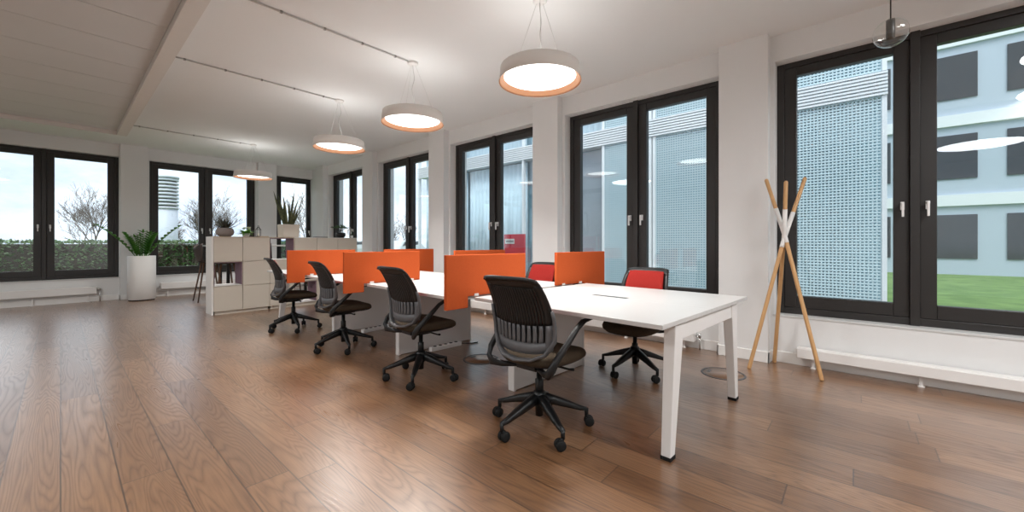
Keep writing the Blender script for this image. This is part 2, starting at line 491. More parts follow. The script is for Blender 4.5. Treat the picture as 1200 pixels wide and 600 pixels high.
# orange screens
def make_screen(label, loc, side):
    t = thing('desk_screen', label, 'desk divider', loc, DR, 'orange felt desk screens')
    ln = .84
    s = MB(); th = .016
    o = .20 if side < 0 else .38       # overhang beyond the desk edge, hanging lower there
    if side < 0: pts = [(0,.662),(o,.662),(o,.748),(ln,.748),(ln,1.064),(0,1.064)]
    else: pts = [(0,.748),(ln-o,.748),(ln-o,.662),(ln,.662),(ln,1.064),(0,1.064)]
    n = len(pts)
    vs = [(x, -th, z) for x, z in pts] + [(x, th, z) for x, z in pts]
    fs = [tuple(range(n)), tuple(range(2*n-1, n-1, -1))] + [((i+1) % n, i, i+n, (i+1) % n+n) for i in range(n)]
    s._add(vs, fs); s.build('felt_panel', M['felt'], t, bevel=.004)
    for x in ((o+.08, ln-.10) if side < 0 else (.10, ln-o-.08)):
        c = MB(); c.box(x-.02, x+.02, -.022, .022, .7455, .765); c.build('clamp', M['whitemet'], t)
    return t
make_screen('large orange felt screen just left of the nearest chair, on the near desk', (1.83, 2.245, 0), -1)
make_screen('orange felt screen behind the second and third nearest chairs, overhanging the desk row', (1.80, 3.745, 0), -1)
make_screen('farthest orange felt screen, in front of the beige cabinets', (1.82, 5.25, 0), -1)
make_screen('orange felt screen right of the nearest chair, before the wide two-leaf window', (3.10, 2.16, 0), 1)
make_screen('thin visible strip of orange screen just over the large one, under the third window', (3.12, 3.655, 0), 1)
make_screen('short visible end of orange screen beside the white pillar, behind the second desk', (3.08, 5.16, 0), 1)

# ---------------------------------------------------------------- office chair (faces local +Y)
def make_chair():
    t = thing('office_chair', 'x', 'chair')
    # star base
    s = MB()
    s.lathe([(.0,.075),(.024,.075),(.026,.13),(.042,.15),(.046,.205),(.036,.225),(.03,.228),(0,.228)], n=20)
    for k in range(5):
        a = 2*PI*k/5; d = Vector((math.cos(a), math.sin(a), 0))
        pts = [d*r + Vector((0,0,z)) for r, z in ((.02,.186),(.09,.168),(.18,.140),(.26,.113),(.303,.104))]
        s.sweep(pts, [.030,.028,.024,.018,.015], [.034,.029,.022,.015,.010], n=8, power=.6)
        s.sweep([d*.30+Vector((0,0,.11)), d*.30+Vector((0,0,.062))], .0125, n=8)
    base = s.build('star_base', M['basebk'], t)
    for k in range(5):
        a = 2*PI*k/5; d = Vector((math.cos(a), math.sin(a), 0)); g = random.uniform(0, 2*PI)
        ax = Vector((math.cos(g), math.sin(g), 0)); fw = Vector((-ax.y, ax.x, 0))
        c = MB(); cen = d*.30 + fw*.016 + Vector((0,0,.0305))
        Mx = Matrix((ax.cross(Vector((0,0,1))), Vector((0,0,1)), ax)).transposed()
        for off in (-.0165, .0165):
            c.lathe([(0,-.010),(.024,-.010),(.0295,-.006),(.0305,0),(.0295,.006),(.024,.010),(0,.010)], c=cen+ax*off, n=18, M=Mx)
        c.lathe([(0,-.006),(.022,-.006),(.022,.006),(0,.006)], c=cen, n=14, M=Mx)
        c.sweep([d*.30+Vector((0,0,.066)), cen+Vector((0,0,.012))], [.013,.010], n=8)
        co = c.build('castor', M['rubber'], base)
    g = MB(); g.lathe([(0,.215),(.026,.215),(.026,.30),(.018,.305),(.018,.40),(0,.40)], n=16); g.build('gas_lift', M['basebk'], t)
    m = MB(); m.box(-.07,.07,-.14,.10,.392,.424); m.box(-.05,.05,-.10,.07,.375,.394)
    m.sweep([(.06,.02,.40),(.20,.03,.395),(.235,.03,.40)], [.007,.007,.010], n=8)
    m.build('tilt_mechanism', M['black'], t, bevel=.006)
    # seat cushion
    def outline(a, sc, dz):
        ca, sa = math.cos(a), math.sin(a); e = .62
        x = .246*sc*math.copysign(abs(ca)**e, ca); y = .235*sc*math.copysign(abs(sa)**e, sa)
        x *= 1 - .10*max(0, -y/.235)
        z = dz - .022*max(0, (y-.05)/.19)**2 + .010*(x/.246)**2*(1 if sc > .5 else 0)
        return (x, y+.035, z)
    s = MB(); n = 36; rings = [(.02,.495),(.45,.494),(.75,.495),(.90,.492),(.97,.482),(1.0,.464),(.985,.446),(.93,.434),(.5,.428),(.02,.426)]
    vs = [outline(2*PI*k/n, sc, dz) for sc, dz in rings for k in range(n)]
    fs = [(i*n+k, i*n+(k+1)%n, (i+1)*n+(k+1)%n, (i+1)*n+k) for i in range(len(rings)-1) for k in range(n)]
    fs += [tuple(range(n-1,-1,-1)), tuple((len(rings)-1)*n+k for k in range(n))]
    s._add(vs, fs, True); s.build('seat', M['seat'], t)
    s = MB(); rings = [(.02,.428),(.90,.437),(.91,.428),(.72,.412),(.4,.402),(.02,.400)]
    vs = [outline(2*PI*k/n, sc, dz) for sc, dz in rings for k in range(n)]
    fs = [(i*n+k, i*n+(k+1)%n, (i+1)*n+(k+1)%n, (i+1)*n+k) for i in range(len(rings)-1) for k in range(n)]
    fs += [tuple(range(n-1,-1,-1)), tuple((len(rings)-1)*n+k for k in range(n))]
    s._add(vs, fs, True); s.build('seat_pan', M['black'], t)
    # back surface
    def S(u, v, off=0.0):
        w = .196 + .032*math.sin(PI*min(1, .12+v*.75)) - .010*v
        x = u*w
        y = -.205 + .034*math.sin(PI*v) - .070*v - .035*v*v - .055*max(0, v-.9)*6*(v-.9)*3 + .060*u*u*(1-.45*v)
        z = .510 + .445*v - .014*abs(u)**5*max(0, v)**3 + .030*abs(u)**3*(1-v)
        return Vector((x, y+off, z))
    vm = .37
    blk = MB(); gry = MB(); nr = 21; U = .84
    for i in range(nr):
        u = -U + 2*U*i/(nr-1); pit = 2*U/(nr-1)
        h1 = pit*.39
        blk.sheet(lambda a, c, u=u: S(u+(2*a-1)*h1, vm+(.90-vm)*c), 1, 8, .006)
    nl = 11; pl = 2*U/(nl-1); h0 = pl*.36
    for i in range(nl):
        u = -U + 2*U*i/(nl-1)
        gry.sheet(lambda a, c, u=u: S(u+(2*a-1)*h0*(1-.25*c), .13+(vm-.13)*c), 2, 4, .008)
    for sg in (-1, 1):
        blk.sheet(lambda a, c: S(sg*(.80+.20*(a if sg > 0 else 1-a)), vm+(.93-vm)*c), 2, 9, .012)
        gry.sheet(lambda a, c: S(sg*(.80+.20*(a if sg > 0 else 1-a)), .0+vm*c), 2, 4, .012)
    blk.sheet(lambda a, c: S(-1+2*a, .885+.115*c), 18, 4, .012)
    blk.sheet(lambda a, c: S(-.97+1.94*a, .985+.02*c, -.010*c), 18, 1, .02)
    gry.sheet(lambda a, c: S(-1+2*a, .0+.14*c), 18, 2, .011)
    blk.build('backrest', M['black'], t)
    tag(gry.build('lower_backrest', M['greypl'], t), 'grey slotted lower back')
    # grey U-shaped carrier behind the lower back
    pts = [S(-1.03, .56, -.012)] + [S(-1.04, .45-.11*i, -.014) for i in range(4)] + [S(-.85, -.03, -.016), S(-.5, -.07, -.018), S(0, -.08, -.02), S(.5, -.07, -.018), S(.85, -.03, -.016)] + [S(1.04, .12+.11*i, -.014) for i in range(4)] + [S(1.03, .56, -.012)]
    w = [.006,.009,.011,.013,.017,.022,.025,.026,.025,.022,.017,.013,.011,.009,.006]
    fr = MB(); fr.sweep(pts, .010, w, n=8, up=(0,-1,.01), power=.7)
    tag(fr.build('back_carrier', M['greypl'], t), 'grey back carrier')
    cu = MB(); cu.sheet(lambda a, c: S(-.80+1.60*a, .40+.55*c, .018), 14, 8, .018)
    tag(cu.build('back_cushion', M['redfab'], t), 'red front back cushion')
    li = MB(); li.sheet(lambda a, c: S(-.86+1.72*a, .06+.335*c, .016), 14, 4, .006); li.build('slot_shade_sheet', M['black'], t)  # black sheet standing in for the shade inside the lower slots
    for sg in (-1, 1):
        a = MB()
        p = [(.282*sg,.20,.690),(.284*sg,.13,.697),(.282*sg,.06,.690),(.276*sg,-.005,.655),(.266*sg,-.085,.580),(.252*sg,-.175,.500),(.240*sg,-.205,.452),(.215*sg,-.205,.418),(.16*sg,-.165,.404),(.07*sg,-.10,.402)]
        a.sweep(p, [.018,.021,.021,.017,.015,.015,.016,.016,.016,.016], [.006,.008,.010,.014,.018,.021,.024,.024,.018,.012], n=10, up=(0,0,1), power=.75)
        a.build('armrest', M['black'], t)
    return t
chair = make_chair()
def put_chair(first, x, y, face, star, label, drop=0):
    """face: world heading of the seat in degrees; star: world angle of one base arm"""
    c = chair if first else dup(chair)
    c.location = (x, y, 0); c.rotation_euler = (0, 0, R(face-90)); c['label'] = label
    c['group'] = 'office chairs around the bench desks'
    for k in kids(c):
        nm = k.name.split('.')[0]
        if nm == 'star_base': k.rotation_euler = (0, 0, R(star-(face-90)))
        elif drop: k.location.z = -drop
    return c
CH = [(1.975, 1.50, 0, 27, 'black slotted office chair nearest the camera, at the near white desk', 0),
      (2.034, 2.82, -3, 6, 'second nearest black slotted office chair, before the large orange screen', 0),
      (2.038, 4.24, -5, 39, 'third black slotted office chair, turned sideways below the second orange screen', 0),
      (2.049, 5.68, -6, 45.5, 'farthest black office chair, in front of the beige cabinet', 0),
      (3.384, 1.497, 180, 24, 'red-backed office chair on the window side of the near desk', .045),
      (3.62, 2.86, 183, 10, 'red-backed office chair in the gap between two orange screens', .045)]
for i, (x, y, f, s, lb, dr) in enumerate(CH): put_chair(i == 99, x, y, f, s, lb, dr)
def purge(o):
    for k in kids(o): purge(k)
    bpy.data.objects.remove(o)
purge(chair)

# ---------------------------------------------------------------- pendant lamps
def make_lamp():
    t = thing('pendant_lamp', 'x', 'ceiling lamp')
    zr = 0.0                                     # rim height = local 0
    s = MB()
    s.lathe([(.327,.118),(.333,.06),(.345,0),(.3415,-.001),(.326,.03),(.322,.112),(.318,.118)], n=72, close=True)
    s.build('lamp_shade', M['lampshade'], t)
    s = MB(); s.lathe([(.3405,.001),(.337,.003),(.300,.044),(.297,.041)], n=72, close=True); tag(s.build('copper_lining', M['lampin'], t), 'copper coloured inner rim')
    s = MB(); s.lathe([(0,.046),(.299,.046),(.299,.052),(0,.052)], n=72); s.build('diffuser', M['diff'], t)
    s = MB(); s.lathe([(0,.098),(.285,.098),(.285,.104),(0,.104)], n=48); s.build('upper_diffuser', M['uplight'], t)
    s = MB(); s.lathe([(.285,.096),(.320,.096),(.320,.110),(.285,.110)], n=48, close=True); s.build('top_ring', M['lampshade'], t)
    zc = H-2.49
    s = MB(); s.lathe([(0,zc-.028),(.05,zc-.028),(.058,zc-.02),(.058,zc-.001),(0,zc-.001)], n=28); s.build('canopy', M['whitemet'], t)
    for k in range(3):
        a = R(100+120*k); w = MB()
        w.sweep([(.03*math.cos(a), .03*math.sin(a), zc-.026), (.27*math.cos(a), .27*math.sin(a), .105)], .0013, n=6)
        w.build('suspension_wire', M['steelwire'], t)
    c = MB(); pts = []
    for i in range(15):
        u = i/14; pts.append((.035*math.sin(u*9)*math.sin(PI*u)+.02*u, .02*math.sin(u*7+1)*math.sin(PI*u), zc-.03-(zc-.135)*u))
    c.sweep(pts, .0032, n=6); tag(c.build('power_cable', M['steelwire'], t), 'wavy power cable')
    return t
lamp = make_lamp()
LAMPS = [(2.62, 1.985, 'round pendant lamp nearest the camera, largest of the row'),
         (2.60, 3.755, 'second nearest round pendant lamp, before the narrow pillar'),
         (2.60, 5.525, 'third round pendant lamp from the camera'),
         (2.60, 9.33, 'farthest round pendant lamp, over the beige cabinet')]
for i, (x, y, lb) in enumerate(LAMPS):
    o = lamp if i == 0 else dup(lamp)
    o.location = (x, y, 2.49); o['label'] = lb; o['group'] = 'round pendant lamps in a row'
# surface conduits feeding the lamps
for y, dy, lb in ((3.795, -.045, 'white ceiling conduit running to the second nearest lamp'), (5.56, -.04, 'white ceiling conduit running to the third lamp'), (9.34, 0, 'white ceiling conduit running to the farthest lamp')):
    t = thing('cable_conduit', lb, 'conduit', (.715, y, H), 0, 'ceiling cable conduits')
    c = MB(); c.sweep([(0,0,-.012),(1.74,dy*.95,-.012),(1.815,dy,-.012)], .009, n=8); c.build('tube', M['sill'], t)
    for i in range(5):
        u = .18+.37*i; q = MB(); q.box(u-.011, u+.011, dy*u/1.86-.012, dy*u/1.86+.012, -.022, -.001); q.build('clip', M['clip'], t, bevel=.003)
# clear glass globe pendant at the right
t = thing('globe_pendant', 'clear glass globe pendant on a dark cord, in the top right corner', 'ceiling lamp', (3.32, -.156, 2.43))
g = MB(); g.lathe([(.022*1, .081)] + [(.084*math.sin(a), .084*math.cos(a)) for a in [R(18+9*i) for i in range(18)]] + [(0.0005,-.084)], n=40); g.build('glass_globe', M['bulb'], t)
g = MB(); g.lathe([(0,.088),(.010,.088),(.021,.080),(.021,-.030),(.016,-.036),(0,-.036)], n=20); g.build('lamp_holder', M['bulbcap'], t)
g = MB(); g.lathe([(0,-.036),(.03,-.044),(.044,-.05),(.03,-.052),(0,-.05)], n=24); g.build('bulb_plate', M['bulbcap'], t)
g = MB(); g.sweep([(0,0,.086),(0,0,H-2.43-.02)], .0035, n=8); g.build('cord', M['black'], t)
g = MB(); g.lathe([(0,H-2.43-.03),(.05,H-2.43-.03),(.055,H-2.43-.001),(0,H-2.43-.001)], n=24); g.build('canopy', M['whitemet'], t)

# ---------------------------------------------------------------- coat stand
t = thing('coat_stand', 'tripod coat stand of three crossed beech rods by the window', 'coat stand', (4.32, .49, 0))
rods = [((4.156,.745,0),(4.407,.348,1.745)), ((4.535,.60,0),(4.19,.468,1.70)), ((4.196,.219,0),(4.375,.644,1.756))]
o = Vector((4.32, .49, 0)); ctr = Vector((4.304, .493, 0)) - o
for i, (a, c) in enumerate(rods):
    a = Vector(a)-o; c = Vector(c)-o
    f = (Vector((a.x, a.y, 0))-ctr).normalized()*.016; g = (Vector((c.x, c.y, 0))-ctr).normalized()*.016
    zc = Vector((0, 0, 1.19+.02*i))
    J0 = ctr+f+Vector((0,0,zc.z-.055)); J1 = ctr+f*.55+g*.5+zc; J2 = ctr+g*1.05+Vector((0,0,zc.z+.06))
    d0 = (J0-a).normalized(); d2 = (c-J2).normalized()
    r = MB(); r.sweep([a, a+d0*.01, J0, J1, J2, c-d2*.012, c], [.0145,.0165,.0165,.0165,.0165,.0165,.009], n=14)
    ro = r.build('rod', M['beech'], t)
    q = MB(); q.sweep([J0-d0*.02, J0, J1, J2, J2+d2*.19], .0182, n=14); tag(q.build('white_sleeve', M['trim'], ro), 'white painted middle')

# ---------------------------------------------------------------- radiators
def radiator(label, loc, rz, ln, z0, z1, dep=.10):
    """local x along the wall from 0 to ln, local -y towards the room, wall plane at y=0"""
    t = thing('convector_radiator', label, 'radiator', loc, rz, 'low white convectors under the windows')
    b = MB(); b.box(0, ln, -dep, -.012, z0, z1-.006); b.build('casing', M['whitemet'], t, bevel=.006)
    g = MB(); g.box(.01, ln-.01, -dep+.008, -.018, z1-.008, z1)
    g.build('top_grille', M['trim'], t, bevel=.002)
    n = 2 if ln < 1.5 else 3
    for i in range(n):
        x = .12+(ln-.24)*i/(n-1)
        f = MB(); f.box(x-.010, x+.010, -dep*.55, -dep*.3, 0, z0+.004); f.box(x-.02, x+.02, -dep*.6, -dep*.2, 0, .006); f.build('foot', M['whitemet'], t)
    v = MB(); v.sweep([(ln-.002,-dep*.5,(z0+z1)/2),(ln+.05,-dep*.5,(z0+z1)/2)], .009, n=8); v.sweep([(ln+.045,-dep*.5,(z0+z1)/2-.012),(ln+.045,-dep*.5,(z0+z1)/2+.03)], .014, n=10)
    v.sweep([(ln+.045,-dep*.5,(z0+z1)/2),(ln+.045,-dep*.5,.0)], .007, n=8)
    v.build('valve', M['chrome'], t)
    return t
radiator('long low white convector behind the coat stand, at the right edge', (APR_X-.015, .42, 0), R(-90), 1.62, .09, .185)
radiator('low white convector under the wide window behind the near red-backed chair', (APR_X-.015, 2.92, 0), R(-90), 1.60, .085, .20)
radiator('low white convector seen under the second desk', (APR_X-.015, 5.35, 0), R(-90), 1.60, .085, .20)
radiator('low white convector under the end window right of the tall planter', (1.42, APR_Y-.015, 0), 0, 1.60, .16, .30)
radiator('low white convector at the left edge, under the leftmost end window', (-1.15, APR_Y-.015, 0), 0, 1.62, .16, .30)

# ---------------------------------------------------------------- floor boxes and power strips
for (x, y, lb) in ((3.842, .888, 'round floor outlet lid beside the far leg of the near desk'), (2.744, 2.81, 'round floor outlet lid under the second desk, left of the nearest chair')):
    t = thing('floor_outlet', lb, 'floor outlet', (x, y, 0), 0, 'round floor outlets')
    b = MB(); b.lathe([(.160,0),(.160,.004),(.176,.004),(.178,0)], n=48, close=True); b.build('ring', M['greypl'], t)
    b = MB(); b.lathe([(0,.0005),(.158,.0005),(.158,.002),(0,.002)], n=48); b.build('lid', M['floor'], t)
    b = MB(); b.box(-.03,.03,.10,.125,.0015,.0035); b.build('flap', M['greypl'], t)
for (x, y, rz, lb) in ((2.78, 3.40, R(-3.7), 'white power strip on the floor beneath the second desk'), (2.74, 4.80, R(8), 'white power strip with dark sockets under the third desk')):
    t = thing('power_strip', lb, 'power strip', (x, y, 0), rz, 'power strips under the desks')
    b = MB(); b.box(-.20,.20,-.03,.03,.0,.045); b.build('housing', M['trim'], t, bevel=.006)
    for i in range(5):
        q = MB(); q.lathe([(0,.045),(.019,.045),(.019,.048),(0,.048)], c=(-.14+.07*i,0,0), n=14); q.build('socket', M['rubber'], t)
    c = MB(); c.sweep([(.20,0,.02),(.26,-.02,.012),(.32,-.06,.007),(.40,-.07,.007)], .006, n=8); c.build('cable', M['rubber'], t)

# ---------------------------------------------------------------- cabinets (front at Y = 7.72)
CF, CB, CX, CW = 7.72, 8.10, 1.60, .40
rowz = [.05, .45, .85, 1.25]
def cabinet(label, c0, c1, openc, sides):
    t = thing('storage_cabinet', label, 'cabinet', (CX+CW*c0, CF, 0), 0, 'low storage cabinets')
    n = c1-c0; w = CW*n; D = CB-CF
    b = MB(); th = .018
    for i in range(n+1):
        x = CW*i; b.box(max(0, x-th/2), min(w, x+th/2) if i else th, .018, D, .05, 1.25)
    for z in rowz: b.box(0, w, .018, D, max(.05, z-th/2), min(1.25, z+th/2) if z < 1.25 else 1.25)
    b.box(.02, w-.02, .03, D-.03, 0, .052)
    for i in range(n):
        for r in range(3):
            if (c0+i, r) not in openc: b.box(CW*i+.004, CW*(i+1)-.004, D-.012, D, rowz[r], rowz[r+1])
    b.build('carcass', M['cab'], t)
    for i in range(n):
        for r in range(3):
            x0, x1, z0, z1 = CW*i, CW*(i+1), rowz[r], rowz[r+1]
            if (c0+i, r) in openc:
                q = MB(); e = .010
                q.box(x0+e, x0+e+.006, .004, D-.004, z0+e, z1-e); q.box(x1-e-.006, x1-e, .004, D-.004, z0+e, z1-e)
                q.box(x0+e, x1-e, .004, D-.004, z1-e-.006, z1-e)
                q.build('cubby_lining', M['plum'], t)
                q = MB(); q.box(x0+e, x1-e, .002, D-.004, z0+e, z0+e+.008); q.build('cubby_floor', M['cabside'], t)
            else:
                q = MB(); q.box(x0+.0035, x1-.0035, 0, .017, z0+.0035, z1-.0035); q.build('cabinet_door', M['cab'], t, bevel=.0015)
    if sides:
        q = MB(); q.box(-.022, 0, -.004, D, 0, 1.262); q.build('end_panel', M['cabside'], t, bevel=.002)
    q = MB(); q.box(0, w, -.004, D, 1.25, 1.262); q.build('top_board', M['topwood'] if c0 < 3 else M['cabside'], t, bevel=.002)
    return t
cabinet('beige cabinet at the left end of the row, with one open see-through cubby', 0, 2, {(0,1)}, True)
cabinet('narrow beige cabinet with an open plum-lined top shelf, mid-row', 2, 3, {(2,2)}, False)
cabinet('long beige cabinet to the right of the row, mostly behind the farthest orange screen', 3, 6, {(3,0)}, False)
CT = 1.262

# high table and stools behind
t = thing('high_table', 'white topped high table behind the beige cabinet', 'table', (2.05, 9.42, 0))
b = MB(); b.box(-.17, 2.0, 0, .75, 1.085, 1.115); b.build('table_top', M['top'], t, bevel=.003)
for x, y in ((.16,.08),(1.86,.08),(.16,.67),(1.86,.67)):
    l = MB(); l.bar((x,y,1.086),(x,y,0),.05,.05); l.build('leg', M['black'], t)
def make_stool():
    t = thing('bar_stool', 'x', 'bar stool')
    s = MB()
    def S(a, c):
        x = (2*a-1); v = c*1.75
        if v < 1: y = .20-.38*v; z = .79-.02*math.sin(PI*v)+.012*x*x
        else: k = v-1; y = -.18-.06*k-.02*math.sin(k*2); z = .79+.06*k+.30*k**1.1
        w = .205 if v < 1 else .205-.02*(v-1)
        z2 = z + .10*max(0, v-.75)*x*x; y2 = y + .09*max(0, v-.6)*x*x
        return Vector((x*w, y2, z2))
    s.sheet(S, 10, 16, .014); s.build('shell_seat', M['darkbrown'], t)
    u = MB(); u.lathe([(0,.765),(.10,.765),(.13,.778),(0,.778)], n=20); u.build('seat_mount', M['black'], t)
    for sx in (-1, 1):
        for sy in (-1, 1):
            l = MB(); l.sweep([(sx*.10,sy*.10,.770),(sx*.215,sy*.215,0)], [.017,.011], n=10); l.build('leg', M['walnut'], t)
    f = MB(); q = .175
    for a, c in (((-q,-q),(q,-q)),((q,-q),(q,q)),((q,q),(-q,q)),((-q,q),(-q,-q))): f.sweep([(*a,.26),(*c,.26)], .006, n=8)
    f.build('foot_ring', M['black'], t)
    return t
st = make_stool()
for i, (x, y, rz, lb) in enumerate(((1.96, 9.80, -90, 'dark bar stool at the left end of the high table, legs seen beside the cabinet'),
                                    (2.04, 8.95, 4, 'dark bar stool seen through the open cubby of the left cabinet, nearer its left side'),
                                    (2.58, 8.95, -4, 'second dark bar stool behind the cabinets, next along the high table'),
                                    (3.28, 8.98, 5, 'dark bar stool whose back shows through the open plum-lined shelf'))):
    o = st if i == 0 else dup(st)
    o.location = (x, y, 0); o.rotation_euler = (0, 0, R(rz)); o['label'] = lb; o['group'] = 'bar stools at the high table'

# ---------------------------------------------------------------- plants and objects on the cabinets
def dirv(az, el): return Vector((math.cos(az)*math.cos(el), math.sin(az)*math.cos(el), math.sin(el)))
# tall planter
t = thing('potted_plant', 'tall white planter with a glossy green feathery plant by the end wall', 'plant', (1.085, 10.95, 0))
b = MB()
def sq(r, z, n=44, e=.86):
    r *= .90
    o = []
    for k in range(n):
        a = 2*PI*k/n; ca, sa = math.cos(a), math.sin(a)
        o.append((r*math.copysign(abs(ca)**e, ca), r*.95*math.copysign(abs(sa)**e, sa), z))
    return o
rings = [(.222,.02),(.238,.03),(.240,.45),(.238,.895),(.232,.90),(.222,.895),(.220,.84)]
vs = []; n = 44
for r, z in rings: vs += sq(r, z)
fs = [(i*n+k, i*n+(k+1)%n, (i+1)*n+(k+1)%n, (i+1)*n+k) for i in range(len(rings)-1) for k in range(n)]
fs.append(tuple(range(n-1,-1,-1)))
b._add(vs, fs, True); b.build('planter', M['potwhite'], t)
b = MB(); b._add(sq(.219,.0)+sq(.219,.022), [(k,(k+1)%n,n+(k+1)%n,n+k) for k in range(n)]+[tuple(range(n-1,-1,-1))]); b.build('plinth', M['black'], t)
b = MB(); b._add(sq(.221,.845), [tuple(range(n))]); b.build('soil', M['soil'], t)
rnd = random.Random(3)
stems = [(R(166),.72,.86),(R(-20),.76,.84),(R(186),1.08,.52),(R(-28),1.12,.50),(R(100),1.38,.46),(R(-90),1.2,.54),(R(215),1.0,.44),(R(-60),1.15,.52),(R(-120),1.05,.46),(R(20),1.25,.44)]
for az, el, ln in stems:
    s = MB(); p = Vector((.07*math.cos(az), .07*math.sin(az), .84)); d = dirv(az, min(1.45, el+.35)); pts = [p.copy()]
    N = 11
    for i in range(N):
        e2 = el+.35-.45*i/N
        d = dirv(az, e2); p = p + d*ln/N; pts.append(p.copy())
    s.mat(0).sweep(pts, [.010-.007*i/N for i in range(N+1)], n=6)
    for i in range(2, N+1):
        tn = (pts[i]-pts[i-1]).normalized(); sd = tn.cross(Vector((0,0,1))).normalized()
        for sg in (-1, 1):
            dd = tn*.55+sd*sg*.85+Vector((0,0,.22))
            s.leaf(pts[i], dd, .125*(1-.25*abs(i/N-.55)), .062, bend=.15)
    s.leaf(pts[-1], (pts[-1]-pts[-2]), .09, .035)
    s.build('leafy_stem', M['zz'], t)
# grey pot with dark succulent
t = thing('potted_succulent', 'dark spiky succulent in a squat round grey pot on the left cabinet', 'plant', (1.795, 7.90, CT))
b = MB(); b.lathe([(0,0),(.075,0),(.115,.035),(.127,.075),(.118,.115),(.098,.143),(.088,.146),(.082,.135),(0,.132)], n=36); b.build('pot', M['potgrey'], t)
for i in range(34):
    az = i*2.4; el = .25+1.15*((i*7) % 34)/34; s = MB()
    s.leaf((.03*math.cos(az), .03*math.sin(az), .132), dirv(az, el), .13+.06*rnd.random(), .034, bend=-.10, seg=4); s.build('leaf', M['succ'], t)
# white cyclamen-like flower
t = thing('flowering_plant', 'small bright green plant with white blossoms on the left cabinet', 'plant', (2.09, 7.89, CT))
b = MB(); b.lathe([(0,0),(.045,0),(.06,.06),(.056,.06),(.042,.01),(0,.05)], n=20); b.build('pot', M['potwhite'], t)
s = MB()
for i in range(46):
    az = i*2.4; el = .12+1.0*rnd.random(); s.leaf((.02*math.cos(az), .02*math.sin(az), .05), dirv(az, el), .075+.05*rnd.random(), .055, bend=.4)
s.build('foliage', M['bright'], t)
for i in range(7):
    az = i*2.1; p = Vector((.045*math.cos(az), .045*math.sin(az), .125+.03*rnd.random())); s = MB()
    for k in range(6): s.leaf(p, dirv(k*1.05, .35), .038, .03, bend=-.2)
    s.build('blossom', M['petal'], t)
# small lantern
t = thing('lantern', 'small dark wire lantern next to the white-flowered plant', 'lantern', (2.255, 7.82, CT))
b = MB()
for x, y in ((-.03,-.03),(.03,-.03),(.03,.03),(-.03,.03)): b.bar((x,y,0),(x,y,.13),.006,.006); b.bar((x,y,.13),(x*.15,y*.15,.175),.006,.006)
b.box(-.035,.035,-.035,.035,0,.008); b.box(-.035,.035,-.035,.035,.124,.130); b.build('lantern_frame', M['black'], t)
b = MB(); b.sweep([(-.012,0,.172),(-.010,0,.19),(0,0,.197),(.010,0,.19),(.012,0,.172)], .003, n=6); b.build('ring_handle', M['black'], t)
b = MB(); b.lathe([(0,.008),(.016,.008),(.016,.06),(0,.06)], n=16); b.build('candle', M['petal'], t)
b = MB(); b.box(-.07,.07,-.10,.10,0,.016); o = b.build('wooden_tray', M['topwood'], bevel=.003); o.location = (2.335, 7.88, CT); tag(o, 'flat wooden tray lying right of the small lantern', 'tray')
# snake plant in cream square planter
t = thing('snake_plant', 'tall snake plant in a cream square planter on the cabinets', 'plant', (2.765, 7.90, CT))
b = MB()
def ring4(h, z): return [(-h,-h,z),(h,-h,z),(h,h,z),(-h,h,z)]
vs = ring4(.135,0)+ring4(.142,.235)+ring4(.130,.235)+ring4(.128,.20)
fs = [(3,2,1,0)]+[(a*4+i, a*4+(i+1)%4, a*4+4+(i+1)%4, a*4+4+i) for a in range(3) for i in range(4)]+[(12,13,14,15)]
b._add(vs, fs); b.build('planter', M['potcream'], t, bevel=.004)
b = MB(); b._add(ring4(.1295,.205), [(0,1,2,3)]); b.build('soil', M['soil'], t)
for i in range(17):
    az = i*2.4+.3; rr = .015+.07*((i*5) % 17)/17; ln = [.66,.62,.50,.58,.42,.36,.30,.46,.33][i % 9]
    s = MB(); p = Vector((rr*math.cos(az), rr*math.sin(az), .20)); d = dirv(az, 1.5-.30*rr/.085-.10*rnd.random())
    tw = rnd.random()*PI; up = Vector((math.cos(tw), math.sin(tw), 0))
    sd = d.cross(up).normalized(); u2 = sd.cross(d); vs = []; K = 7
    for k in range(K+1):
        f = k/K; w = .021*(1-.15*f)*math.sin(PI*min(1, .28+f*.72))**.7 + .0008
        c = p+d*ln*f+u2*.03*math.sin(f*5+i)*f
        vs += [c-sd*w+u2*.006, c-u2*.003, c+sd*w+u2*.006]
    s._add(vs, [q for k in range(K) for q in ((k*3,k*3+1,k*3+4,k*3+3),(k*3+1,k*3+2,k*3+5,k*3+4))], True)
    s.build('leaf', M['snake'], t)
# notebook, bonsai
b = MB(); b.box(-.11,.11,-.08,.08,0,.016); o = b.build('notebook', M['black'], bevel=.003); o.location = (3.33, 7.88, CT); tag(o, 'dark closed notebook lying between the snake plant and the bonsai', 'notebook')
t = thing('bonsai', 'small bonsai with flat green crown in a dark bowl on the cabinets', 'plant', (3.74, 7.90, CT))
b = MB(); b.lathe([(0,0),(.055,0),(.092,.035),(.098,.075),(.085,.105),(.078,.10),(0,.09)], n=28); b.build('bowl', M['black'], t)
b = MB(); b.sweep([(0,0,.09),(-.01,0,.13),(.012,.01,.17),(.0,0,.21)], [.014,.012,.009,.006], n=8); b.sweep([(.0,0,.14),(.05,.0,.17),(.09,0,.18)], [.008,.006,.004], n=6); b.sweep([(0,0,.15),(-.05,0,.18),(-.09,.0,.19)], [.008,.006,.004], n=6); b.build('trunk', M['bark'], t)
s = MB()
for cx, cz, rr in ((0,.225,.085),(.08,.19,.065),(-.10,.20,.075),(.03,.20,.08)):
    for i in range(60):
        az = rnd.random()*6.28; q = rr*math.sqrt(rnd.random()); p = (cx+q*math.cos(az), q*math.sin(az), cz+.03*(1-(q/rr)**2)*rnd.random())
        s.leaf(p, dirv(az, rnd.uniform(-.2,1.0)), .035, .018)
s.build('crown', M['bonsai'], t)
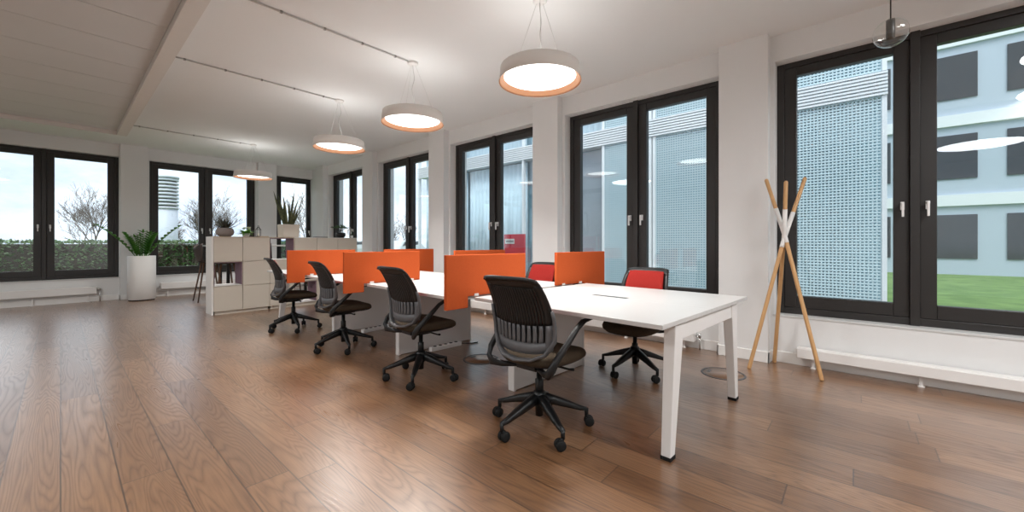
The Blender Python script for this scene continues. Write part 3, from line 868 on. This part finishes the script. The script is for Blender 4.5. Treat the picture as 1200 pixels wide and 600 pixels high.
t = thing('orchid', 'slender pink and white blossom sprig at the right end of the cabinets', 'plant', (3.975, 7.90, CT))
b = MB(); b.lathe([(0,0),(.022,0),(.028,.05),(.024,.05),(0,.04)], n=18); b.build('vase', M['potwhite'], t)
b = MB(); b.sweep([(0,0,.04),(.0,0,.12),(-.02,0,.18),(-.05,0,.21)], .003, n=6); b.build('stem', M['bonsai'], t)
for i, p in enumerate(((-.05,0,.21),(-.025,0,.185),(.0,.01,.15))):
    s = MB()
    for k in range(5): s.leaf(p, dirv(k*1.26, .3), .03, .024, bend=-.2)
    s.build('blossom', M['petal'], t)

# ---------------------------------------------------------------- outside
b = MB(); b.box(-40, 70, -40, 90, -.35, -.12); g = struct(b.build('lawn', M['grass'])); g['label'] = 'lawn outside the windows'
b = MB(); b.box(5.0, 7.8, -14, 11.4, -.14, -.06); struct(b.build('path', M['concrete']))
# opposite building with perforated screens
FX = 8.0
t = thing('opposite_building', 'pale blue office building with perforated screens close outside the windows', 'building', (FX, 0, 0))
b = MB(); b.box(.34, 9, -.335, 11.2, -.15, 7.6); b.build('inner_wall', M['facback'], t)
b = MB(); b.box(-.02, .40, -.345, 11.22, -.15, .28); b.build('plinth', M['concrete'], t)
for z0, z1, nm in ((3.335, 3.70, 'louvre_band'), (6.6, 7.0, 'louvre_band')):
    b = MB(); b.box(.0, .30, -.345, 11.22, z0+.02, z1-.02)
    nl = 7
    for i in range(nl):
        z = z0+(z1-z0)*(i+.5)/nl
        vs0 = [(-.06,-.345,z-.022),(.0,-.345,z-.012),(.0,-.345,z+.022),(-.06,-.345,z+.008)]
        vs1 = [(x, 11.22, zz) for x, _, zz in vs0]
        b._add(vs0+vs1, [(0,1,2,3),(7,6,5,4),(0,4,5,1),(1,5,6,2),(2,6,7,3),(3,7,4,0)])
    b.build(nm, M['facwhite'], t)
def lattice(y0, y1, z0, z1, pit=.046):
    b = MB(); ny = int((y1-y0)/pit); nz = int((z1-z0)/pit)
    for i in range(ny+1):
        y = y0+(y1-y0)*i/ny; b.box(-.004, .004, y-.009, y+.009, z0, z1)
    for i in range(nz+1):
        z = z0+(z1-z0)*i/nz; b.box(-.007, .001, y0, y1, z-.012, z+.012)
    b.build('perforated_screen', M['facmesh'], t)
for y0, y1 in ((-.275, 3.08), (3.24, 4.24)):
    lattice(y0, y1, .31, 3.33); lattice(y0, y1, 3.72, 6.6)
for y in (-.31, 3.12, 3.20, 4.27, 6.60, 8.95, 11.17):
    b = MB(); b.box(-.03, .06, y-.028, y+.028, .28, 3.335); b.box(-.03, .06, y-.028, y+.028, 3.70, 6.6); b.build('mullion', M['facwhite'], t)
for y0, y1 in ((-.275, 4.24), (4.30, 6.57), (6.63, 8.92), (8.98, 11.14)):
    for z0, z1 in ((.28, 3.335), (3.70, 6.6)):
        b = MB(); b.box(.10, .106, y0, y1, z0, z1); b.build('facade_pane', M['facglass'], t)
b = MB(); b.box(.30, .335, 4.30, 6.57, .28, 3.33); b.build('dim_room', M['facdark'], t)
def curtain(y0, y1, z0, z1):
    N = int((y1-y0)/.03)
    b = MB(); b.sheet(lambda a, c: Vector((.24+.022*math.sin(a*(y1-y0)*42), y1+(y0-y1)*a, z0+(z1-z0)*c)), N, 1, .004); b.build('curtain', M['curtain'], t)
curtain(6.65, 8.9, .3, 3.33); curtain(9.0, 11.1, .3, 3.33); curtain(4.32, 6.5, 3.72, 6.55); curtain(6.65, 11.1, 3.72, 6.55)
# red information board between the buildings
t = thing('notice_board', 'red notice board with a white label outside the third window', 'sign', (6.5, 5.62, -.06))
b = MB(); b.box(-.02,.02,-.30,.29,.80,1.41); b.build('board', M['signred'], t, bevel=.004)
b = MB(); b.box(-.026,-.019,-.02,.25,1.20,1.31); b.build('label_plate', M['trim'], t)
b = MB()
for i in range(9): b.box(-.028,-.0255,.005+.024*i,.005+.024*i+.016,1.235+.004*(i%2),1.275-.003*(i%3))
b.build('lettering', M['greypl'], t)
for y in (-.25, .24):
    b = MB(); b.box(.02,.06,y-.02,y+.02,0,1.40); b.build('post', M['sill'], t)
# far block seen past the corner of the opposite building
def block(label, loc, w, d, h, cols, rows):
    t = thing('office_block', label, 'building', loc)
    b = MB(); b.box(0, w, 0, d, 0, h); b.build('walls', M['tower'], t)
    for i in range(cols):
        for r in range(rows):
            y = d*(i+.15)/cols; z = h*(r+.2)/rows
            q = MB(); q.box(-.05, .02, y, y+d*.7/cols, z, z+h*.55/rows); q.build('window', M['facglass'] if 0 else M['carglass'], t)
    for r in range(rows):
        q = MB(); q.box(-.12, .0, 0, d, h*(r+.86)/rows, h*(r+1.0)/rows); q.build('floor_band', M['facwhite'], t)
    q = MB(); q.box(-.2, w+.2, -.2, d+.2, h, h+.3); q.build('roof_edge', M['facwhite'], t)
block('pale office block in the distance, glimpsed at the right edge of the right window', (24, -14, -.12), 10, 15, 13, 6, 4)

# hedge (uncountable leaves, a single clipped thing)
t = thing('hedge', 'clipped green hedge outside the end windows', 'hedge', (0, 17.6, -.12))
b = MB(); b.box(-9, 6.5, .1, .9, 0, 1.25); b.build('core', M['soil'], t)
s = MB(); r2 = random.Random(5)
for i in range(9000):
    x = r2.uniform(-9, 6.5); 
    if r2.random() < .7: p = (x, .08+r2.uniform(-.08,.05), r2.uniform(0, 1.3)); d = dirv(r2.uniform(-2.6,-.5), r2.uniform(-.5,1))
    else: p = (x, r2.uniform(0,.95), 1.24+r2.uniform(0,.09)); d = dirv(r2.uniform(0,6.28), r2.uniform(.1,1.2))
    s.leaf(p, d, .10, .065, seg=2)
fo = s.build('foliage', M['hedge'], t); fo['kind'] = 'stuff'
# ventilation tower
t = thing('ventilation_tower', 'pale round ventilation tower with dark slats beyond the hedge', 'tower', (2.98, 22, -.12))
b = MB(); b.lathe([(0,0),(.34,0),(.34,2.72),(0,2.72)], n=32); b.build('shaft', M['vent'], t)
for i in range(9):
    q = MB(); z = 2.74+.148*i; q.lathe([(.30,z),(.37,z-.02),(.37,z+.055),(.30,z+.09)], n=32, close=True); q.build('slat', M['vent'], t)
b = MB(); b.lathe([(0,2.7),(.29,2.7),(.29,4.05),(0,4.05)], n=24); b.build('core', M['ventslat'], t)
b = MB(); b.lathe([(0,4.02),(.39,4.02),(.39,4.10),(0,4.16)], n=32); b.build('cap', M['vent'], t)
# bare trees
def make_tree(seed, h):
    r = random.Random(seed); mb = MB(); tw = MB()
    def grow(p, d, ln, rad, dep):
        n = 3; pts = [p.copy()]
        for i in range(n):
            d = (d+Vector((r.uniform(-.16,.16), r.uniform(-.16,.16), r.uniform(-.02,.12)))).normalized(); p = p+d*ln/n; pts.append(p.copy())
        (mb if dep < 3 else tw).sweep(pts, [rad*(1-.4*i/n) for i in range(n+1)], n=6 if dep < 2 else 3, cap=False)
        if dep >= 6: return
        for k in range(3 if dep else 5):
            ax = dirv(r.uniform(0,6.28), 0); q = (d+ax*r.uniform(.45,.95)).normalized()
            j = r.randint(1, n); grow(pts[j], q, ln*r.uniform(.62,.84), max(rad*.55, .006), dep+1)
    grow(Vector((0,0,0)), Vector((0,0,1)), h*.27, h*.013, 0)
    t = thing('bare_tree', 'x', 'tree')
    mb.build('trunk', M['bark'], t); tw.build('twigs', M['bark'], t)
    return t
protos = [make_tree(1, 5.4), make_tree(4, 6.0), make_tree(9, 4.8)]
spots = [(0, 4.9, 24, 0, 'bare tree in the right leaf of the end window above the left cabinet'),
         (1, 6.0, 29, 40, 'tall bare tree right of the ventilation tower'),
         (2, 4.3, 33, 90, 'smaller bare tree just beside the ventilation tower'),
         (0, 1.0, 24, 120, 'bare tree seen through the leftmost end window'),
         (1, 9.3, 24, 200, 'bare tree behind the snake plant, in the corner window'),
         (2, 12.0, 29, 150, 'bare tree near the corner, right of the snake plant'),
         (2, 15.5, 26, 20, 'bare tree seen through the narrow window beside the bonsai'),
         (0, 18.5, 28, 260, 'bare tree seen through the window left of the narrow pillar')]
used = set()
for i, x, y, rz, lb in spots:
    o = protos[i] if i not in used else dup(protos[i])
    used.add(i); o.location = (x, y, -.12); o.rotation_euler = (0, 0, R(rz)); o.scale = (.62, .62, 1); o['label'] = lb; o['group'] = 'bare trees outside the end of the building'
# parked cars
def make_car(paint, label, loc, rz):
    t = thing('car', label, 'car', loc, rz, 'cars parked outside')
    prof = [(-2.1,.30),(-2.15,.62),(-2.05,.88),(-1.55,.95),(-.95,1.42),(.55,1.45),(1.15,.98),(1.95,.82),(2.12,.60),(2.1,.30)]
    b = MB(); n = len(prof); sides = []
    for y, k in ((-.85,.97),(-.78,1.0),(.78,1.0),(.85,.97)): sides += [(x*k, y if z < 1.0 else y*.84, z*(.985 if k < 1 else 1)) for x, z in prof]
    fs = [(s*n+i, s*n+(i+1)%n, (s+1)*n+(i+1)%n, (s+1)*n+i) for s in range(3) for i in range(n)]
    fs += [tuple(range(n-1,-1,-1)), tuple(3*n+i for i in range(n))]
    b._add(sides, fs); b.build('body', paint, t, bevel=.05, seg=3)
    g = MB()
    for s in (-1, 1):
        a = [(-1.35,s*.835,.98),(.98,s*.835,1.0),(.50,s*.735,1.38),(-.85,s*.735,1.36)]
        c = [(x, y-s*.02, z) for x, y, z in a]
        g.hexa(*((c, a) if s > 0 else (a, c)))
    g.build('side_window', M['carglass'], t)
    for x in (-1.35, 1.32):
        for s in (-1, 1):
            w = MB(); Mx = Matrix.Rotation(R(90), 3, 'X')
            w.lathe([(0,-.09),(.22,-.09),(.31,-.08),(.32,0),(.31,.08),(.22,.09),(0,.09)], c=(x, s*.78, .32), n=20, M=Mx); w.build('wheel', M['rubber'], t)
    return t
make_car(M['carwhite'], 'white car parked outside, low in the window left of the narrow pillar', (13.6, 20.6, -.12), R(20))
make_car(M['carblue'], 'blue car parked outside, behind the open plum-lined shelf', (7.6, 22.0, -.12), R(8))
make_car(M['carwhite'], 'white car parked outside, seen past the bonsai window', (12.6, 25.5, -.12), R(14))

# ---------------------------------------------------------------- lamp light and added fill
def disc(name, loc, size, power, col, down=True, spread=130):
    l = bpy.data.lights.new(name, 'AREA'); l.shape = 'DISK'; l.size = size; l.energy = power; l.color = col; l.spread = R(spread)
    o = bpy.data.objects.new(name, l); COL.objects.link(o); o.location = loc
    if not down: o.rotation_euler = (PI, 0, 0)
    return o
WARM = (1.0, .98, .955)
for x, y, _ in LAMPS:
    disc('pendant_light', (x, y, 2.49+.040), .56, 35, WARM)
    disc('pendant_uplight', (x, y, 2.49+.112), .50, 2.6, WARM, False, 180)
# added fill light: bare discs without fixtures, unseen behind and left of the camera
for x, y in ((-1.5,-1.7),(-1.5,2.2),(-1.5,5.0),(-1.5,7.6),(2.7,-1.9),(1.0,-2.2)):
    disc('fill_disc', (x, y, 2.955 if x < .5 else H-.02), 1.1, 50 if x < 0 else 75, (.975,.99,1.0), True, 170)

# ---------------------------------------------------------------- sky
w = bpy.data.worlds.new('overcast_sky'); scene.world = w; w.use_nodes = True
nt = w.node_tree; nt.nodes.clear()
N = nt.nodes.new; Lk = nt.links.new
out = N('ShaderNodeOutputWorld'); bg = N('ShaderNodeBackground'); tc = N('ShaderNodeTexCoord'); no = N('ShaderNodeTexNoise')
no.inputs['Scale'].default_value = 3.2; no.inputs['Detail'].default_value = 6; no.inputs['Roughness'].default_value = .6
mp = N('ShaderNodeMapping'); mp.inputs['Scale'].default_value = (1, 1, 2.2)
Lk(tc.outputs['Generated'], mp.inputs[0]); Lk(mp.outputs[0], no.inputs['Vector'])
cr = N('ShaderNodeValToRGB'); e = cr.color_ramp.elements
e[0].position = .38; e[0].color = (.55,.62,.76,1); e[1].position = .64; e[1].color = (.97,.97,1,1)
Lk(no.outputs['Fac'], cr.inputs[0]); Lk(cr.outputs[0], bg.inputs[0]); bg.inputs[1].default_value = 1.7
Lk(bg.outputs[0], out.inputs[0])

# weak sun through thin cloud, from behind the building
sl = bpy.data.lights.new('hazy_sun', 'SUN'); sl.energy = 2.6; sl.angle = R(35); sl.color = (1.0,.97,.93)
so = bpy.data.objects.new('hazy_sun', sl); COL.objects.link(so); so.location = (-20, -12, 30)
so.rotation_euler = Vector((.50, .28, -.85)).to_track_quat('-Z', 'Y').to_euler()

# ---------------------------------------------------------------- camera
cam = bpy.data.cameras.new('camera'); co = bpy.data.objects.new('camera', cam); COL.objects.link(co)
co.location = (0, 0, 1.15); co.rotation_euler = (R(90), 0, R(-48.894))
cam.sensor_fit = 'HORIZONTAL'; cam.sensor_width = 36; cam.lens = 36*462.1/1200
cam.shift_x = -.63/1200; cam.shift_y = -14.76/1200; cam.clip_end = 300
scene.camera = co
scene.view_settings.view_transform = 'Standard'; scene.view_settings.look = 'None'
scene.view_settings.gamma = 1; scene.view_settings.use_curve_mapping = False
scene.view_settings.exposure = 0.05
scene.cycles.use_denoising = True
scene.cycles.max_bounces = 10; scene.cycles.diffuse_bounces = 6; scene.cycles.transparent_max_bounces = 16
scene.cycles.sample_clamp_indirect = 8
